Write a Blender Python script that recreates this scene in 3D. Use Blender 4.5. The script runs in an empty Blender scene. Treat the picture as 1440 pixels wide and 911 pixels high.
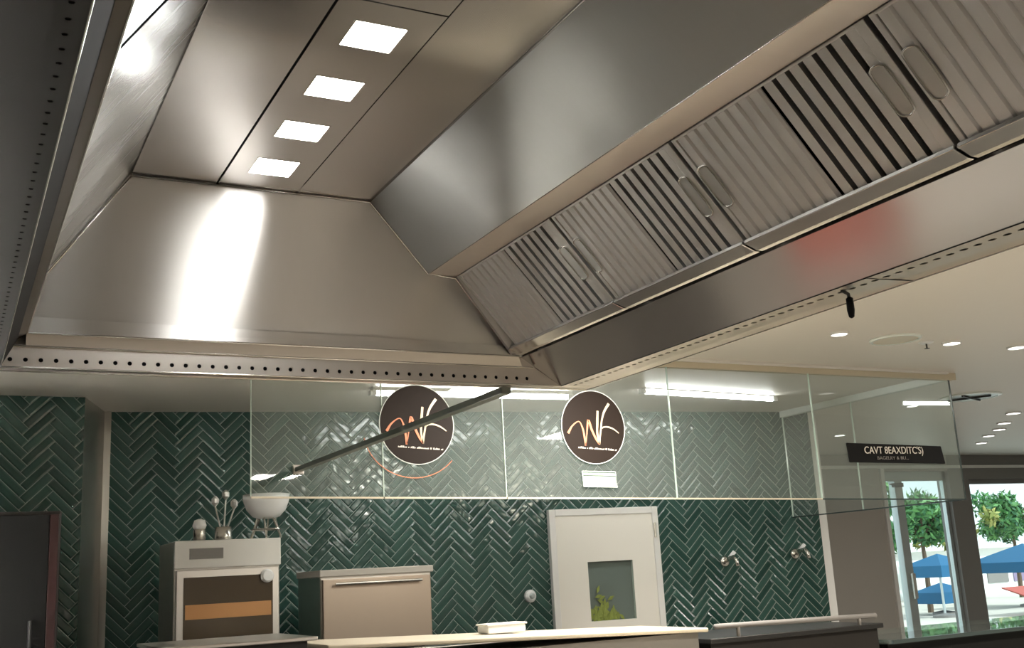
import bpy, bmesh, math, random
from mathutils import Vector, Matrix
random.seed(7)
C = bpy.context.scene.collection
S = .65                       # hood units to metres
CAMZ = 1.5
def H(x, y, z): return Vector((x*S, y*S, CAMZ + z*S))

# ------------------------------------------------------------ materials
M = {}
def newmat(name):
    m = bpy.data.materials.new(name); m.use_nodes = True
    n = m.node_tree.nodes; l = m.node_tree.links
    b = n['Principled BSDF']; M[name] = m
    return m, n, l, b
def plain(name, col, rough=.5, metal=0., **kw):
    m, n, l, b = newmat(name)
    b.inputs['Base Color'].default_value = (*col, 1); b.inputs['Roughness'].default_value = rough
    b.inputs['Metallic'].default_value = metal
    for k, v in kw.items(): b.inputs[k].default_value = v
    return m
def emit(name, col, strength):
    m, n, l, b = newmat(name)
    b.inputs['Base Color'].default_value = (*col, 1)
    b.inputs['Emission Color'].default_value = (*col, 1); b.inputs['Emission Strength'].default_value = strength
    return m
def steel(name, col=(.62, .61, .58), rough=.27, aniso=.75, tan=(0, 0, 1), scale=(1, 1, 1), bump=.002, wave=.02):
    """brushed stainless: faint scratches stretched along the grain, gentle oil-canning of the sheet"""
    m, n, l, b = newmat(name)
    b.inputs['Metallic'].default_value = 1
    b.inputs['Anisotropic'].default_value = aniso
    t = n.new('ShaderNodeCombineXYZ')
    for i in range(3): t.inputs[i].default_value = tan[i]
    l.new(t.outputs[0], b.inputs['Tangent'])
    g = n.new('ShaderNodeNewGeometry')
    mp = n.new('ShaderNodeMapping'); mp.inputs['Scale'].default_value = scale
    l.new(g.outputs['Position'], mp.inputs['Vector'])
    ns = n.new('ShaderNodeTexNoise'); ns.inputs['Scale'].default_value = 1.0; ns.inputs['Detail'].default_value = 3
    l.new(mp.outputs[0], ns.inputs['Vector'])
    wv = n.new('ShaderNodeTexNoise'); wv.inputs['Scale'].default_value = 1.6; wv.inputs['Detail'].default_value = 1
    l.new(g.outputs['Position'], wv.inputs['Vector'])
    r = n.new('ShaderNodeMapRange'); r.inputs[3].default_value = rough*.97; r.inputs[4].default_value = rough*1.04
    l.new(ns.outputs['Fac'], r.inputs[0]); l.new(r.outputs[0], b.inputs['Roughness'])
    mx = n.new('ShaderNodeMix'); mx.data_type = 'RGBA'
    mx.inputs['A'].default_value = (*[c*.985 for c in col], 1); mx.inputs['B'].default_value = (*[min(1, c*1.015) for c in col], 1)
    l.new(ns.outputs['Fac'], mx.inputs['Factor']); l.new(mx.outputs['Result'], b.inputs['Base Color'])
    b1 = n.new('ShaderNodeBump'); b1.inputs['Strength'].default_value = bump; b1.inputs['Distance'].default_value = .0006
    l.new(ns.outputs['Fac'], b1.inputs['Height'])
    b2 = n.new('ShaderNodeBump'); b2.inputs['Strength'].default_value = 1; b2.inputs['Distance'].default_value = wave
    l.new(wv.outputs['Fac'], b2.inputs['Height']); l.new(b1.outputs[0], b2.inputs['Normal'])
    l.new(b2.outputs[0], b.inputs['Normal'])
    return m
steel('steel_end', tan=(0, 0, 1), scale=(60, 60, 3), rough=.38, aniso=1.0, wave=.012, col=(.66, .645, .62))
steel('steel_slope', tan=(.7, 0, -.7), scale=(3, 90, 3), rough=.29, aniso=.7, wave=.02, col=(.62, .62, .6))
steel('steel_ceiling', tan=(1, 0, 0), scale=(4, 90, 4), rough=.24, aniso=.5, wave=.02, col=(.65, .63, .61))
steel('steel_rim', tan=(1, 0, 0), scale=(5, 80, 80), rough=.3, aniso=.4, wave=.004, col=(.68, .63, .57))
steel('steel_face', tan=(1, 0, 0), scale=(5, 80, 80), rough=.38, aniso=.3, wave=.003, col=(.72, .67, .61))
steel('left_rim', tan=(0, 1, 0), scale=(5, 5, 5), rough=.42, aniso=.3, wave=.003, col=(.045, .042, .04))  # same steel as the other rims, its shade put into the colour
steel('steel_side_shaded', tan=(.57, 0, .82), scale=(3, 60, 3), rough=.27, aniso=.5, wave=.03, col=(.27, .28, .28))  # left slope steel with shade put into a darker colour
steel('steel_shaded', tan=(0, 1, 0), scale=(5, 5, 5), rough=.4, aniso=.3, wave=.003, col=(.08, .07, .06))  # left lip steel, darkened in the colour to stand for shade
steel('steel_valance', tan=(1, 0, 0), scale=(8, 40, 8), rough=.2, aniso=.5, wave=.01, col=(.6, .59, .57))
steel('steel_filter', tan=(0, 1, 0), scale=(20, 90, 20), rough=.45, aniso=.2, wave=0, col=(.84, .82, .79))
steel('steel_plain', tan=(0, 0, 1), scale=(20, 20, 20), rough=.32, aniso=.3, wave=.003, col=(.62, .6, .57))
steel('steel_ledge_lit', tan=(1, 0, 0), scale=(5, 60, 60), rough=.5, aniso=.2, wave=.002, col=(.9, .84, .76))  # paler, creamier steel: the ledge's reflected light is put into the colour
steel('brown_steel', tan=(0, 0, 1), scale=(30, 30, 30), rough=.4, aniso=.2, wave=.002, col=(.34, .28, .23))
plain('seam', (.7, .68, .63), .25, 1.)
plain('black', (.01, .01, .01), .7, **{'Specular IOR Level': .15})
plain('dark_metal', (.05, .05, .05), .35, .6)
plain('white_paint', (.8, .79, .76), .55)
plain('frame_dark', (.2, .22, .2), .35, .7)
plain('white_plastic', (.85, .86, .87), .3)
plain('cream_top', (.62, .56, .44), .35)
plain('grey_wall', (.46, .43, .39), .6)
plain('beam_grey', (.22, .21, .2), .6)
plain('frame_metal', (.55, .6, .6), .35, .7)
plain('door_paint', (.86, .83, .76), .4)
plain('brown_disc', (.02, .013, .01), .6, **{'Specular IOR Level': .2})
plain('copper', (.85, .33, .2), .3, .35)
plain('pale_gold', (.8, .66, .48), .3, .35)
plain('lettering', (.85, .8, .72), .5)
plain('rim_white', (.8, .85, .82), .25)
plain('mint', (.3, .4, .36), .35)
plain('fridge', (.02, .018, .017), .4)
plain('red_trim', (.03, .01, .01), .4)
plain('floor_tile', (.3, .28, .25), .35)
plain('back_wall', (.55, .5, .44), .7)
plain('brown_glass', (.05, .035, .02), .12)
plain('amber', (.45, .22, .08), .4)
plain('blue_canvas', (.005, .11, .24), .7)
plain('white_canvas', (.85, .86, .84), .7)
plain('red_canvas', (.4, .08, .06), .7)
plain('purple_board', (.25, .2, .32), .6)
plain('bark', (.12, .08, .05), .8)
plain('ground_out', (.55, .52, .46), .8)
plain('yellow_plush', (.38, .36, .08), .8)
plain('red_cloth', (.42, .1, .08), .7)
plain('board_wood', (.45, .3, .17), .5)
emit('lamp_white', (1, .99, .96), 42)
emit('tube_white', (1, 1, .98), 26)
emit('downlight', (1, .97, .9), 2.5)

def stained_ceiling():
    m, n, l, b = newmat('ceiling_paint')
    b.inputs['Base Color'].default_value = (.78, .74, .68, 1); b.inputs['Roughness'].default_value = .45
stained_ceiling()
def leafmat(name, c1, c2):
    m, n, l, b = newmat(name)
    g = n.new('ShaderNodeNewGeometry'); r = n.new('ShaderNodeMix'); r.data_type = 'RGBA'
    r.inputs['A'].default_value = (*c1, 1); r.inputs['B'].default_value = (*c2, 1)
    l.new(g.outputs['Random Per Island'], r.inputs['Factor']); l.new(r.outputs['Result'], b.inputs['Base Color'])
    b.inputs['Roughness'].default_value = .6
leafmat('leaf_green', (.02, .12, .05), (.12, .32, .08)); leafmat('leaf_yellow', (.2, .28, .06), (.45, .42, .12))

def glass(name, tint=(.90, .95, .93), haze=.05, gl=1.0, veil=(.75, .85, .82)):
    m, n, l, b = newmat(name); n.remove(b); out = n['Material Output']
    tr = n.new('ShaderNodeBsdfTransparent'); tr.inputs[0].default_value = (*tint, 1)
    gs = n.new('ShaderNodeBsdfGlossy'); gs.inputs['Roughness'].default_value = .02; gs.inputs[0].default_value = (gl, gl, gl, 1)
    fr = n.new('ShaderNodeFresnel'); fr.inputs[0].default_value = 1.5
    df = n.new('ShaderNodeBsdfDiffuse'); df.inputs[0].default_value = (*veil, 1)
    m1 = n.new('ShaderNodeMixShader'); m1.inputs[0].default_value = haze  # pale diffuse share stands for the veil of reflections on the pane
    l.new(tr.outputs[0], m1.inputs[1]); l.new(df.outputs[0], m1.inputs[2])
    geo = n.new('ShaderNodeNewGeometry'); inv = n.new('ShaderNodeMath'); inv.operation = 'SUBTRACT'; inv.inputs[0].default_value = 1
    l.new(geo.outputs['Backfacing'], inv.inputs[1]); mu = n.new('ShaderNodeMath'); mu.operation = 'MULTIPLY'
    l.new(fr.outputs[0], mu.inputs[0]); l.new(inv.outputs[0], mu.inputs[1])
    m2 = n.new('ShaderNodeMixShader'); l.new(mu.outputs[0], m2.inputs[0])
    l.new(m1.outputs[0], m2.inputs[1]); l.new(gs.outputs[0], m2.inputs[2]); l.new(m2.outputs[0], out.inputs[0])
glass('glass', (.965, .985, .975), .06, veil=(.7, .76, .73))
glass('clear_glass', (.9, .96, .95), .0)
glass('acrylic', (.82, .88, .85), .08)
plain('glass_edge', (.62, .75, .68), .15)
plain('dark_edge', (.06, .08, .08), .2)

def herringbone():
    m, n, l, b = newmat('herringbone')
    w = .052; N = 4
    tc = n.new('ShaderNodeTexCoord')
    mp = n.new('ShaderNodeMapping'); mp.inputs['Rotation'].default_value = (0, math.radians(45), 0)
    mp.inputs['Scale'].default_value = (1/w, 1/w, 1/w)
    l.new(tc.outputs['Object'], mp.inputs[0])
    sp = n.new('ShaderNodeSeparateXYZ'); l.new(mp.outputs[0], sp.inputs[0])
    def mth(op, a, c=None, d=None):
        k = n.new('ShaderNodeMath'); k.operation = op
        for i, v in enumerate((a, c, d)):
            if v is None: continue
            if isinstance(v, (int, float)): k.inputs[i].default_value = v
            else: l.new(v, k.inputs[i])
        return k.outputs[0]
    a, c = sp.outputs['X'], sp.outputs['Z']
    i, j = mth('FLOOR', a), mth('FLOOR', c)
    fa, fb = mth('FRACT', a), mth('FRACT', c)
    k = mth('FLOORED_MODULO', mth('SUBTRACT', i, j), 2*N)
    horiz = mth('LESS_THAN', k, N - .5)
    # along / across coordinates of the tile
    kv = mth('SUBTRACT', 2*N - 1, k)                   # 0..N-1 for the vertical ones
    al_h = mth('ADD', k, fa); al_v = mth('ADD', kv, fb)
    def sel(x, y):                                     # horiz ? x : y
        return mth('ADD', mth('MULTIPLY', horiz, x), mth('MULTIPLY', mth('SUBTRACT', 1, horiz), y))
    al = sel(al_h, al_v); ac = sel(fb, fa)
    e1 = mth('MINIMUM', ac, mth('SUBTRACT', 1, ac)); e2 = mth('MINIMUM', al, mth('SUBTRACT', N, al))
    e = mth('MINIMUM', e1, e2)
    tile = n.new('ShaderNodeMapRange'); tile.inputs[1].default_value = .03; tile.inputs[2].default_value = .055
    l.new(e, tile.inputs[0])
    idx = sel(mth('SUBTRACT', i, k), mth('ADD', i, 31.7)); idy = sel(j, mth('SUBTRACT', j, kv))
    cx = n.new('ShaderNodeCombineXYZ'); l.new(idx, cx.inputs[0]); l.new(idy, cx.inputs[1])
    wn = n.new('ShaderNodeTexWhiteNoise'); wn.noise_dimensions = '2D'; l.new(cx.outputs[0], wn.inputs['Vector'])
    t = n.new('ShaderNodeMix'); t.data_type = 'RGBA'
    t.inputs['A'].default_value = (.02, .058, .048, 1); t.inputs['B'].default_value = (.045, .105, .088, 1)
    l.new(wn.outputs['Value'], t.inputs['Factor'])
    f = n.new('ShaderNodeMix'); f.data_type = 'RGBA'; f.inputs['A'].default_value = (.26, .32, .29, 1)
    l.new(tile.outputs[0], f.inputs['Factor']); l.new(t.outputs['Result'], f.inputs['B'])
    l.new(f.outputs['Result'], b.inputs['Base Color'])
    rg = n.new('ShaderNodeMapRange'); rg.inputs[3].default_value = .7; rg.inputs[4].default_value = .14
    l.new(tile.outputs[0], rg.inputs[0]); l.new(rg.outputs[0], b.inputs['Roughness'])
    # pillowed edges, each tile set a little crooked, uneven glaze
    pil = n.new('ShaderNodeMapRange'); pil.inputs[1].default_value = 0; pil.inputs[2].default_value = .22
    pil.interpolation_type = 'SMOOTHSTEP'; l.new(e, pil.inputs[0])
    ns = n.new('ShaderNodeTexNoise'); ns.inputs['Scale'].default_value = 11; ns.inputs['Detail'].default_value = 1
    l.new(tc.outputs['Object'], ns.inputs['Vector'])
    tilt = mth('MULTIPLY', mth('SUBTRACT', wn.outputs['Value'], .5), ac)
    hh = mth('ADD', mth('ADD', pil.outputs[0], mth('MULTIPLY', ns.outputs['Fac'], 1.6)), mth('MULTIPLY', tilt, 1.2))
    bp = n.new('ShaderNodeBump'); bp.inputs['Strength'].default_value = .8; bp.inputs['Distance'].default_value = .0045
    l.new(hh, bp.inputs['Height']); l.new(bp.outputs[0], b.inputs['Normal'])
herringbone()

# ------------------------------------------------------------ mesh helpers
def link(name, me, mat, parent=None):
    o = bpy.data.objects.new(name, me); C.objects.link(o)
    for mm in (mat if isinstance(mat, (list, tuple)) else [mat]): me.materials.append(M[mm])
    if parent: o.parent = parent
    return o
def finish(name, bm, mat, parent=None, origin=None, smooth=False, bevel=0, segs=2):
    if parent is not None and origin is None: origin = parent.matrix_world.translation if False else parent.location
    if origin is not None:
        bmesh.ops.translate(bm, verts=bm.verts, vec=-Vector(origin))
    bmesh.ops.recalc_face_normals(bm, faces=bm.faces)
    me = bpy.data.meshes.new(name); bm.to_mesh(me); bm.free()
    if smooth:
        for p in me.polygons: p.use_smooth = True
    o = link(name, me, mat, parent)
    if parent is None and origin is not None: o.location = origin
    if bevel:
        b = o.modifiers.new('bevel', 'BEVEL'); b.width = bevel; b.segments = segs; b.limit_method = 'ANGLE'
    return o
def thing(name, label, cat, loc=(0, 0, 0), group=None):
    o = bpy.data.objects.new(name, None); C.objects.link(o); o.location = loc
    return tag(o, label, cat, group)
def tag(o, label, cat, group=None, kind=None):
    o['label'] = label; o['category'] = cat
    if group: o['group'] = group
    if kind: o['kind'] = kind
    return o
def struct(o): o['kind'] = 'structure'; return o
def box(bm, a, b):
    a, b = Vector(a), Vector(b)
    v = [bm.verts.new((x, y, z)) for x in (a.x, b.x) for y in (a.y, b.y) for z in (a.z, b.z)]
    for f in ((0, 1, 3, 2), (4, 6, 7, 5), (0, 4, 5, 1), (2, 3, 7, 6), (0, 2, 6, 4), (1, 5, 7, 3)):
        bm.faces.new([v[i] for i in f])
    return v
def solid(bm, poly, off, holes=None):
    """a plate: polygon poly, thickness vector off"""
    off = Vector(off)
    a = [bm.verts.new(Vector(p)) for p in poly]; b = [bm.verts.new(Vector(p) + off) for p in poly]
    bm.faces.new(a); bm.faces.new(b[::-1])
    k = len(a)
    for i in range(k): bm.faces.new((a[i], b[i], b[(i+1) % k], a[(i+1) % k]))
def tube(bm, pts, r, seg=8, rx=None):
    """round bar along pts"""
    pts = [Vector(p) for p in pts]; rings = []
    up = None
    for i, p in enumerate(pts):
        d = (pts[min(i+1, len(pts)-1)] - pts[max(i-1, 0)]).normalized()
        if up is None or abs(up.dot(d)) > .98:
            up = Vector((0, 0, 1)) if abs(d.z) < .9 else Vector((1, 0, 0))
        s = d.cross(up).normalized(); u = s.cross(d).normalized(); up = u
        rr = r[i] if isinstance(r, (list, tuple)) else r
        rings.append([bm.verts.new(p + s*rr*math.cos(2*math.pi*k/seg) + u*rr*math.sin(2*math.pi*k/seg)) for k in range(seg)])
    for a, b in zip(rings, rings[1:]):
        for k in range(seg): bm.faces.new((a[k], a[(k+1) % seg], b[(k+1) % seg], b[k]))
    bm.faces.new(rings[0][::-1]); bm.faces.new(rings[-1])
def lathe(bm, prof, c, seg=32, axis='z'):
    c = Vector(c); rings = []
    for r, h in prof:
        ring = []
        for k in range(seg):
            a = 2*math.pi*k/seg; x, y = r*math.cos(a), r*math.sin(a)
            ring.append(bm.verts.new(c + (Vector((x, y, h)) if axis == 'z' else Vector((x, h, y)) if axis == 'y' else Vector((h, x, y)))))
        rings.append(ring)
    for a, b in zip(rings, rings[1:]):
        for k in range(seg): bm.faces.new((a[k], a[(k+1) % seg], b[(k+1) % seg], b[k]))
    bm.faces.new(rings[0][::-1]); bm.faces.new(rings[-1])
def B(): return bmesh.new()
def boxo(name, a, b, mat, parent=None, bevel=0):
    bm = B(); box(bm, a, b)
    return finish(name, bm, mat, parent, bevel=bevel)
def poly_o(name, poly, off, mat, parent=None, bevel=0):
    bm = B(); solid(bm, poly, off); return finish(name, bm, mat, parent, bevel=bevel)

# ------------------------------------------------------------ the setting
CEIL = 2.7
def tw(x):                                            # y of the tiled wall at x
    return 7.582 - .1242*(x - .935)
XT = 6.402
X0, X1, Y0, Y1 = -4., 16., -4., 9.9
struct(boxo('floor', (X0-.1, Y0-.1, -.1), (X1+.1, Y1+.1, 0), 'floor_tile'))
struct(boxo('ceiling', (X0-.1, Y0-.1, CEIL), (X1+.1, Y1+.1, CEIL+.12), 'ceiling_paint'))
struct(boxo('wall_back', (X0, Y0-.1, 0), (X1, Y0, CEIL), 'back_wall'))
struct(boxo('wall_left', (X0-.1, Y0, 0), (X0, Y1, CEIL), 'back_wall'))
struct(boxo('wall_right', (X1, Y0, 0), (X1+.1, Y1, CEIL), 'white_paint'))
# tiled wall: its own axes so the pattern lies in its plane
ang = math.atan2(-.1242, 1)
def tiled(name, p, q, thick=.12):
    p, q = Vector(p), Vector(q); L = (q - p).length; a = math.atan2(q.y-p.y, q.x-p.x)
    bm = B(); box(bm, (0, 0, 0), (L, thick, CEIL))
    me = bpy.data.meshes.new(name); bmesh.ops.recalc_face_normals(bm, faces=bm.faces); bm.to_mesh(me); bm.free()
    o = link(name, me, 'herringbone'); o.location = (p.x, p.y, 0); o.rotation_euler = (0, 0, a)
    return struct(o)
DX0, DX1, DZ = 4.02, 4.90, 1.945
tiled('wall_far_tiled', (.80, tw(.80), 0), (XT, tw(XT), 0))
tiled('wall_far_tiled_left', (X0, 7.03, 0), (.72, 7.03, 0))
poly_o('trim_1', [(.72, 7.03, 0), (.90, tw(.9)-.01, 0), (.94, tw(.94)-.03, 0), (.94, tw(.94)+.1, 0), (.72, 7.15, 0)], (0, 0, CEIL), 'steel_plain')
struct(bpy.data.objects['trim_1'])
# white pier that closes the tiled wall, and the far wall with its openings
struct(boxo('wall_side', (XT-.02, tw(XT)+.02, 0), (XT+.1, Y1, CEIL), 'white_paint'))
OA0, OA1, OAZ = 10.29, 11.44, 2.5
OB0, OB1, OBZ = 11.80, 15.2, 2.39
struct(boxo('wall_far', (XT, Y1, 0), (OA0, Y1+.2, CEIL), 'grey_wall'))
struct(boxo('wall_far_pier', (OA1, Y1, 0), (OB0, Y1+.2, CEIL), 'beam_grey'))
struct(boxo('wall_far_end', (OB1, Y1, 0), (X1, Y1+.2, CEIL), 'grey_wall'))
struct(boxo('wall_far_head', (OA0, Y1, OAZ), (OA1, Y1+.2, CEIL), 'grey_wall'))
struct(boxo('wall_far_head_right', (OB0, Y1, OBZ), (OB1, Y1+.2, CEIL), 'beam_grey'))
struct(boxo('trim_2', (XT+.1, Y1-.05, 2.53), (X1, Y1, 2.565), 'white_paint'))
struct(boxo('trim_3', (OA0-.06, Y1-.03, 0), (OA0, Y1, OAZ+.06), 'white_paint'))
# glazed door with its frame and stile, and the big window
bm = B()
for a, b in (((OA0, Y1+.06, 0), (OA0+.05, Y1+.12, OAZ)), ((OA0+.20, Y1+.02, 0), (OA0+.33, Y1+.12, OAZ-.12)), ((OA1-.05, Y1+.06, 0), (OA1, Y1+.12, OAZ)),
             ((OA0, Y1+.06, OAZ-.12), (OA1, Y1+.12, OAZ)), ((OA0, Y1+.06, 0), (OA1, Y1+.12, .12))): box(bm, a, b)
d1 = finish('door_1', bm, 'frame_metal', bevel=.004); struct(d1)
boxo('pane', (OA0+.05, Y1+.085, .12), (OA1-.05, Y1+.093, OAZ-.12), 'clear_glass', d1)
bm = B(); box(bm, (OA0+.24, Y1-.04, .95), (OA0+.29, Y1-.01, 1.25)); box(bm, (OA0+.25, Y1-.02, 1.0), (OA0+.28, Y1+.03, 1.03)); box(bm, (OA0+.25, Y1-.02, 1.18), (OA0+.28, Y1+.03, 1.21))
finish('door_handle', bm, 'seam', d1)
bm = B(); box(bm, (OA0+.16, Y1-.03, OAZ-.2), (OA0+.3, Y1+.03, OAZ-.15)); box(bm, (OA0+.1, Y1-.01, OAZ-.17), (OA0+.32, Y1+.01, OAZ-.155))
finish('door_closer', bm, 'dark_metal', d1)
bm = B()
for a, b in (((OB0, Y1+.06, 0), (OB0+.06, Y1+.12, OBZ)), ((OB1-.06, Y1+.06, 0), (OB1, Y1+.12, OBZ)), ((OB0, Y1+.06, OBZ-.06), (OB1, Y1+.12, OBZ)),
             ((OB0, Y1+.06, 0), (OB1, Y1+.12, .1)), ((13.6, Y1+.06, 0), (13.66, Y1+.12, OBZ))): box(bm, a, b)
w1 = finish('window_1', bm, 'beam_grey', bevel=.004); struct(w1)
boxo('pane', (OB0+.06, Y1+.085, .1), (OB1-.06, Y1+.093, OBZ-.06), 'clear_glass', w1)
# white service door set on the tiled wall
def twp(x, z, off=0.):                                # a point on the tiled wall, off in front
    return Vector((x - .1233*off, tw(x) - .9924*off, z))
def twplate(name, x0, x1, z0, z1, o0, o1, mat, parent=None, bevel=0):
    a = [twp(x0, z0, o0), twp(x1, z0, o0), twp(x1, z1, o0), twp(x0, z1, o0)]
    return poly_o(name, a, twp(x0, z0, o1) - twp(x0, z0, o0), mat, parent, bevel)
bm = B()
def frame_ring(bm, x0, x1, z0, z1, t, o0, o1):
    for (a, b, c, d) in ((x0, x0+t, z0, z1), (x1-t, x1, z0, z1), (x0+t, x1-t, z1-t, z1)):
        solid(bm, [twp(a, c, o0), twp(b, c, o0), twp(b, d, o0), twp(a, d, o0)], twp(a, c, o1) - twp(a, c, o0))
frame_ring(bm, 4.0, 4.90, 0, 1.955, .05, 0, .05)
d2 = struct(finish('door_2', bm, 'white_paint', bevel=.004))
VX0, VX1, VZ0, VZ1 = 4.29, 4.66, 1.13, 1.56
bm = B()
for (a, b, c, d) in ((4.05, VX0, 0, 1.905), (VX1, 4.85, 0, 1.905), (VX0, VX1, 0, VZ0), (VX0, VX1, VZ1, 1.905)):
    solid(bm, [twp(a, c, .008), twp(b, c, .008), twp(b, d, .008), twp(a, d, .008)], twp(a, c, .04) - twp(a, c, .008))
finish('door_leaf', bm, 'door_paint', d2)
twplate('pane', VX0, VX1, VZ0, VZ1, .034, .038, 'clear_glass', d2)
twplate('backing', VX0-.01, VX1+.01, VZ0-.01, VZ1+.01, .001, .006, 'beam_grey', d2)
bm = B()
for z in (1.72, .3): tube(bm, [twp(4.865, z, .05), twp(4.865, z+.11, .05)], .011)
finish('hinge', bm, 'seam', d2)

yp = thing('leaf_bunch', 'yellow green bunch of leaves behind the small window of the white door', 'plant', twp(4.42, 1.14, .02))
bm = B(); rn = random.Random(9)
for _ in range(70):
    c_ = twp(4.40+rn.gauss(0, .06), 1.14+abs(rn.gauss(0, .07)), .022); u_ = Vector((rn.gauss(0, 1), rn.gauss(0, .15), abs(rn.gauss(0, 1))+.3)).normalized(); v_ = u_.cross(Vector((0, 1, 0))).normalized()
    solid(bm, [c_-u_*.035, c_+v_*.014, c_+u_*.035, c_-v_*.014], (0, .0012, 0))
finish('foliage', bm, 'yellow_plush', yp)
# ------------------------------------------------------------ the extractor hood
ZC = 1.649
hood = thing('extractor_hood', 'huge stainless steel extractor hood seen from below, filling the upper frame', 'extractor hood', H(1.5, 2.2, 1))
YF, YN = 4.43, -.6
def ye(z): return YF - (z-1)*.1667                     # far end panel leans a little
def prism(name, prof, y0, y1f, mat, off, parent=hood, bevel=0):
    """plate whose cross-section edge prof = [(x,z),(x,z)] runs from y0 to the end panel"""
    (xa, za), (xb, zb) = prof
    ya = y1f if y1f is not None else ye(za); yb = y1f if y1f is not None else ye(zb)
    poly = [H(xa, y0, za), H(xa, ya, za), H(xb, yb, zb), H(xb, y0, zb)]
    return poly_o(name, poly, off, mat, parent, bevel)
XA, XB_, XC_, XD = .583, .924, 1.266, 1.597
g = .004
# ceiling sheets, with a cross joint at y=2.70
YJ = 2.70
for (a, b) in ((XA, XB_-g), (XB_+g*1.4, XC_-g*.6), (XC_+g*.6, XD)):
    if a < XB_ or a > XC_: 
        prism('ceiling_sheet', [(a, ZC), (b, ZC)], YN, None, 'steel_ceiling', (0, 0, .006))
    else:
        # middle sheet carries the light openings
        L = [(1.008, 1.184, 3.975, 4.152), (1.010, 1.182, 3.594, 3.758), (1.011, 1.184, 3.209, 3.372), (1.012, 1.188, 2.815, 2.987)]
        L = sorted(L, key=lambda t: t[2])
        bm = B(); x0, x1 = L[0][0], 1.186
        def cell(xa, xb, ya, yb):
            solid(bm, [H(xa, ya, ZC), H(xb, ya, ZC), H(xb, yb, ZC), H(xa, yb, ZC)], (0, 0, .006))
        cuts = [YN] + [v for t in L for v in t[2:]] + [ye(ZC)]
        for i in range(0, len(cuts), 2):
            ya, yb = cuts[i], cuts[i+1]
            if ya < YJ < yb: cell(a, b, ya, YJ-.004); cell(a, b, YJ+.004, yb)
            else: cell(a, b, ya, yb)
        for t in L: cell(a, 1.010, t[2], t[3]); cell(1.186, b, t[2], t[3])
        finish('ceiling_sheet', bm, 'steel_ceiling', hood)
        for t in L:
            bm = B(); e = .006
            for (xa, xb, ya, yb) in ((1.010, 1.186, t[2], t[2]+e), (1.010, 1.186, t[3]-e, t[3]), (1.010, 1.010+e, t[2]+e, t[3]-e), (1.186-e, 1.186, t[2]+e, t[3]-e)):
                solid(bm, [H(xa, ya, ZC-.001), H(xb, ya, ZC-.001), H(xb, yb, ZC-.001), H(xa, yb, ZC-.001)], (0, 0, .02))
            lf = finish('hood_light', bm, 'seam', hood, origin=None)
            bm = B(); solid(bm, [H(1.010+e, t[2]+e, ZC+.003), H(1.186-e, t[2]+e, ZC+.003), H(1.186-e, t[3]-e, ZC+.003), H(1.010+e, t[3]-e, ZC+.003)], (0, 0, .006))
            finish('diffuser', bm, 'lamp_white', lf, origin=hood.location)
# dark backing over the joints
prism('joint_backing', [(XA-.02, ZC+.04), (XD+.02, ZC+.04)], YN, ye(ZC), 'black', (0, 0, .006))
# right slope, ledge and filter surround
A = (1.887, 1.351); Bp = (2.023, 1.345); Cp = (2.325, 1.005)
prism('slope_sheet', [(XD, ZC), A], YN, None, 'steel_slope', (.004, 0, .004))
prism('ledge', [A, Bp], YN, None, 'steel_ledge_lit', (0, 0, .006))
# left slope: two sheets and an open joint between them
xl1 = .125
YS = 2.335                                             # joint position at ceiling height
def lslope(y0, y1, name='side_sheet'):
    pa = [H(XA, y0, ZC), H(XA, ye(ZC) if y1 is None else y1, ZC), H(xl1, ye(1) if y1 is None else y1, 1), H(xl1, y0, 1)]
    return poly_o(name, pa, (-.005, 0, .004), 'steel_side_shaded', hood)
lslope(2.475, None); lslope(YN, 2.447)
prism('joint_backing', [(XA-.04, ZC), (xl1-.04, 1)], YN, ye(1), 'black', (-.006, 0, .004))
# far end sheet and near end sheet
def endpoly(yf): return [H(xl1, yf(1), 1), H(XA, yf(ZC), ZC), H(XD, yf(ZC), ZC), H(*[A[0], yf(A[1]), A[1]]), H(Bp[0], yf(Bp[1]), Bp[1]), H(Cp[0]+.06, yf(1), 1)]
poly_o('end_sheet', endpoly(ye), (0, .006, 0), 'steel_end', hood)
poly_o('end_sheet', endpoly(lambda z: YN), (0, -.006, 0), 'steel_end', hood)
bm = B(); solid(bm, [H(.19, ye(1.06)-.012, 1.06), H(2.33, ye(1.04)-.012, 1.045), H(2.36, ye(1)-.02, 1.0), H(.2, ye(1)-.02, 1.0)], (0, -.002, 0)); finish('skirt_strip', bm, 'steel_end', hood)
# seams
def seam(pts, r=.0022):
    bm = B(); tube(bm, [H(*p) for p in pts], r, 6); return finish('seam', bm, 'seam', hood, smooth=True)
dl = .006
seam([(XA, ye(ZC)-dl, ZC-dl), (XD, ye(ZC)-dl, ZC-dl), (A[0]-.004, ye(A[1])-dl, A[1]), (Bp[0], ye(Bp[1])-dl, Bp[1]-dl), (Cp[0], ye(1)-dl, 1.005)], .003)
seam([(XA+dl, ye(ZC)-dl, ZC-dl), (xl1+dl, ye(1)-dl, 1)], .0022)
seam([(XD, YN, ZC-.004), (XD, ye(ZC), ZC-.004)], .0016)
seam([(XA+.002, YN, ZC-.003), (XA+.002, ye(ZC), ZC-.003)], .0014)
seam([(A[0], YN, A[1]-.003), (A[0], ye(A[1]), A[1]-.003)], .0012)
# plenum behind the filters
off = H(.09, 0, .09) - H(0, 0, 0)
prism('plenum_back', [(Bp[0]+.09, Bp[1]+.06), (Cp[0]+.10, Cp[1]+.05)], YN, None, 'black', (.004, 0, .004))
prism('plenum_top', [(Bp[0], Bp[1]), (Bp[0]+.09, Bp[1]+.06)], YN, None, 'black', (0, 0, .004))
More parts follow.
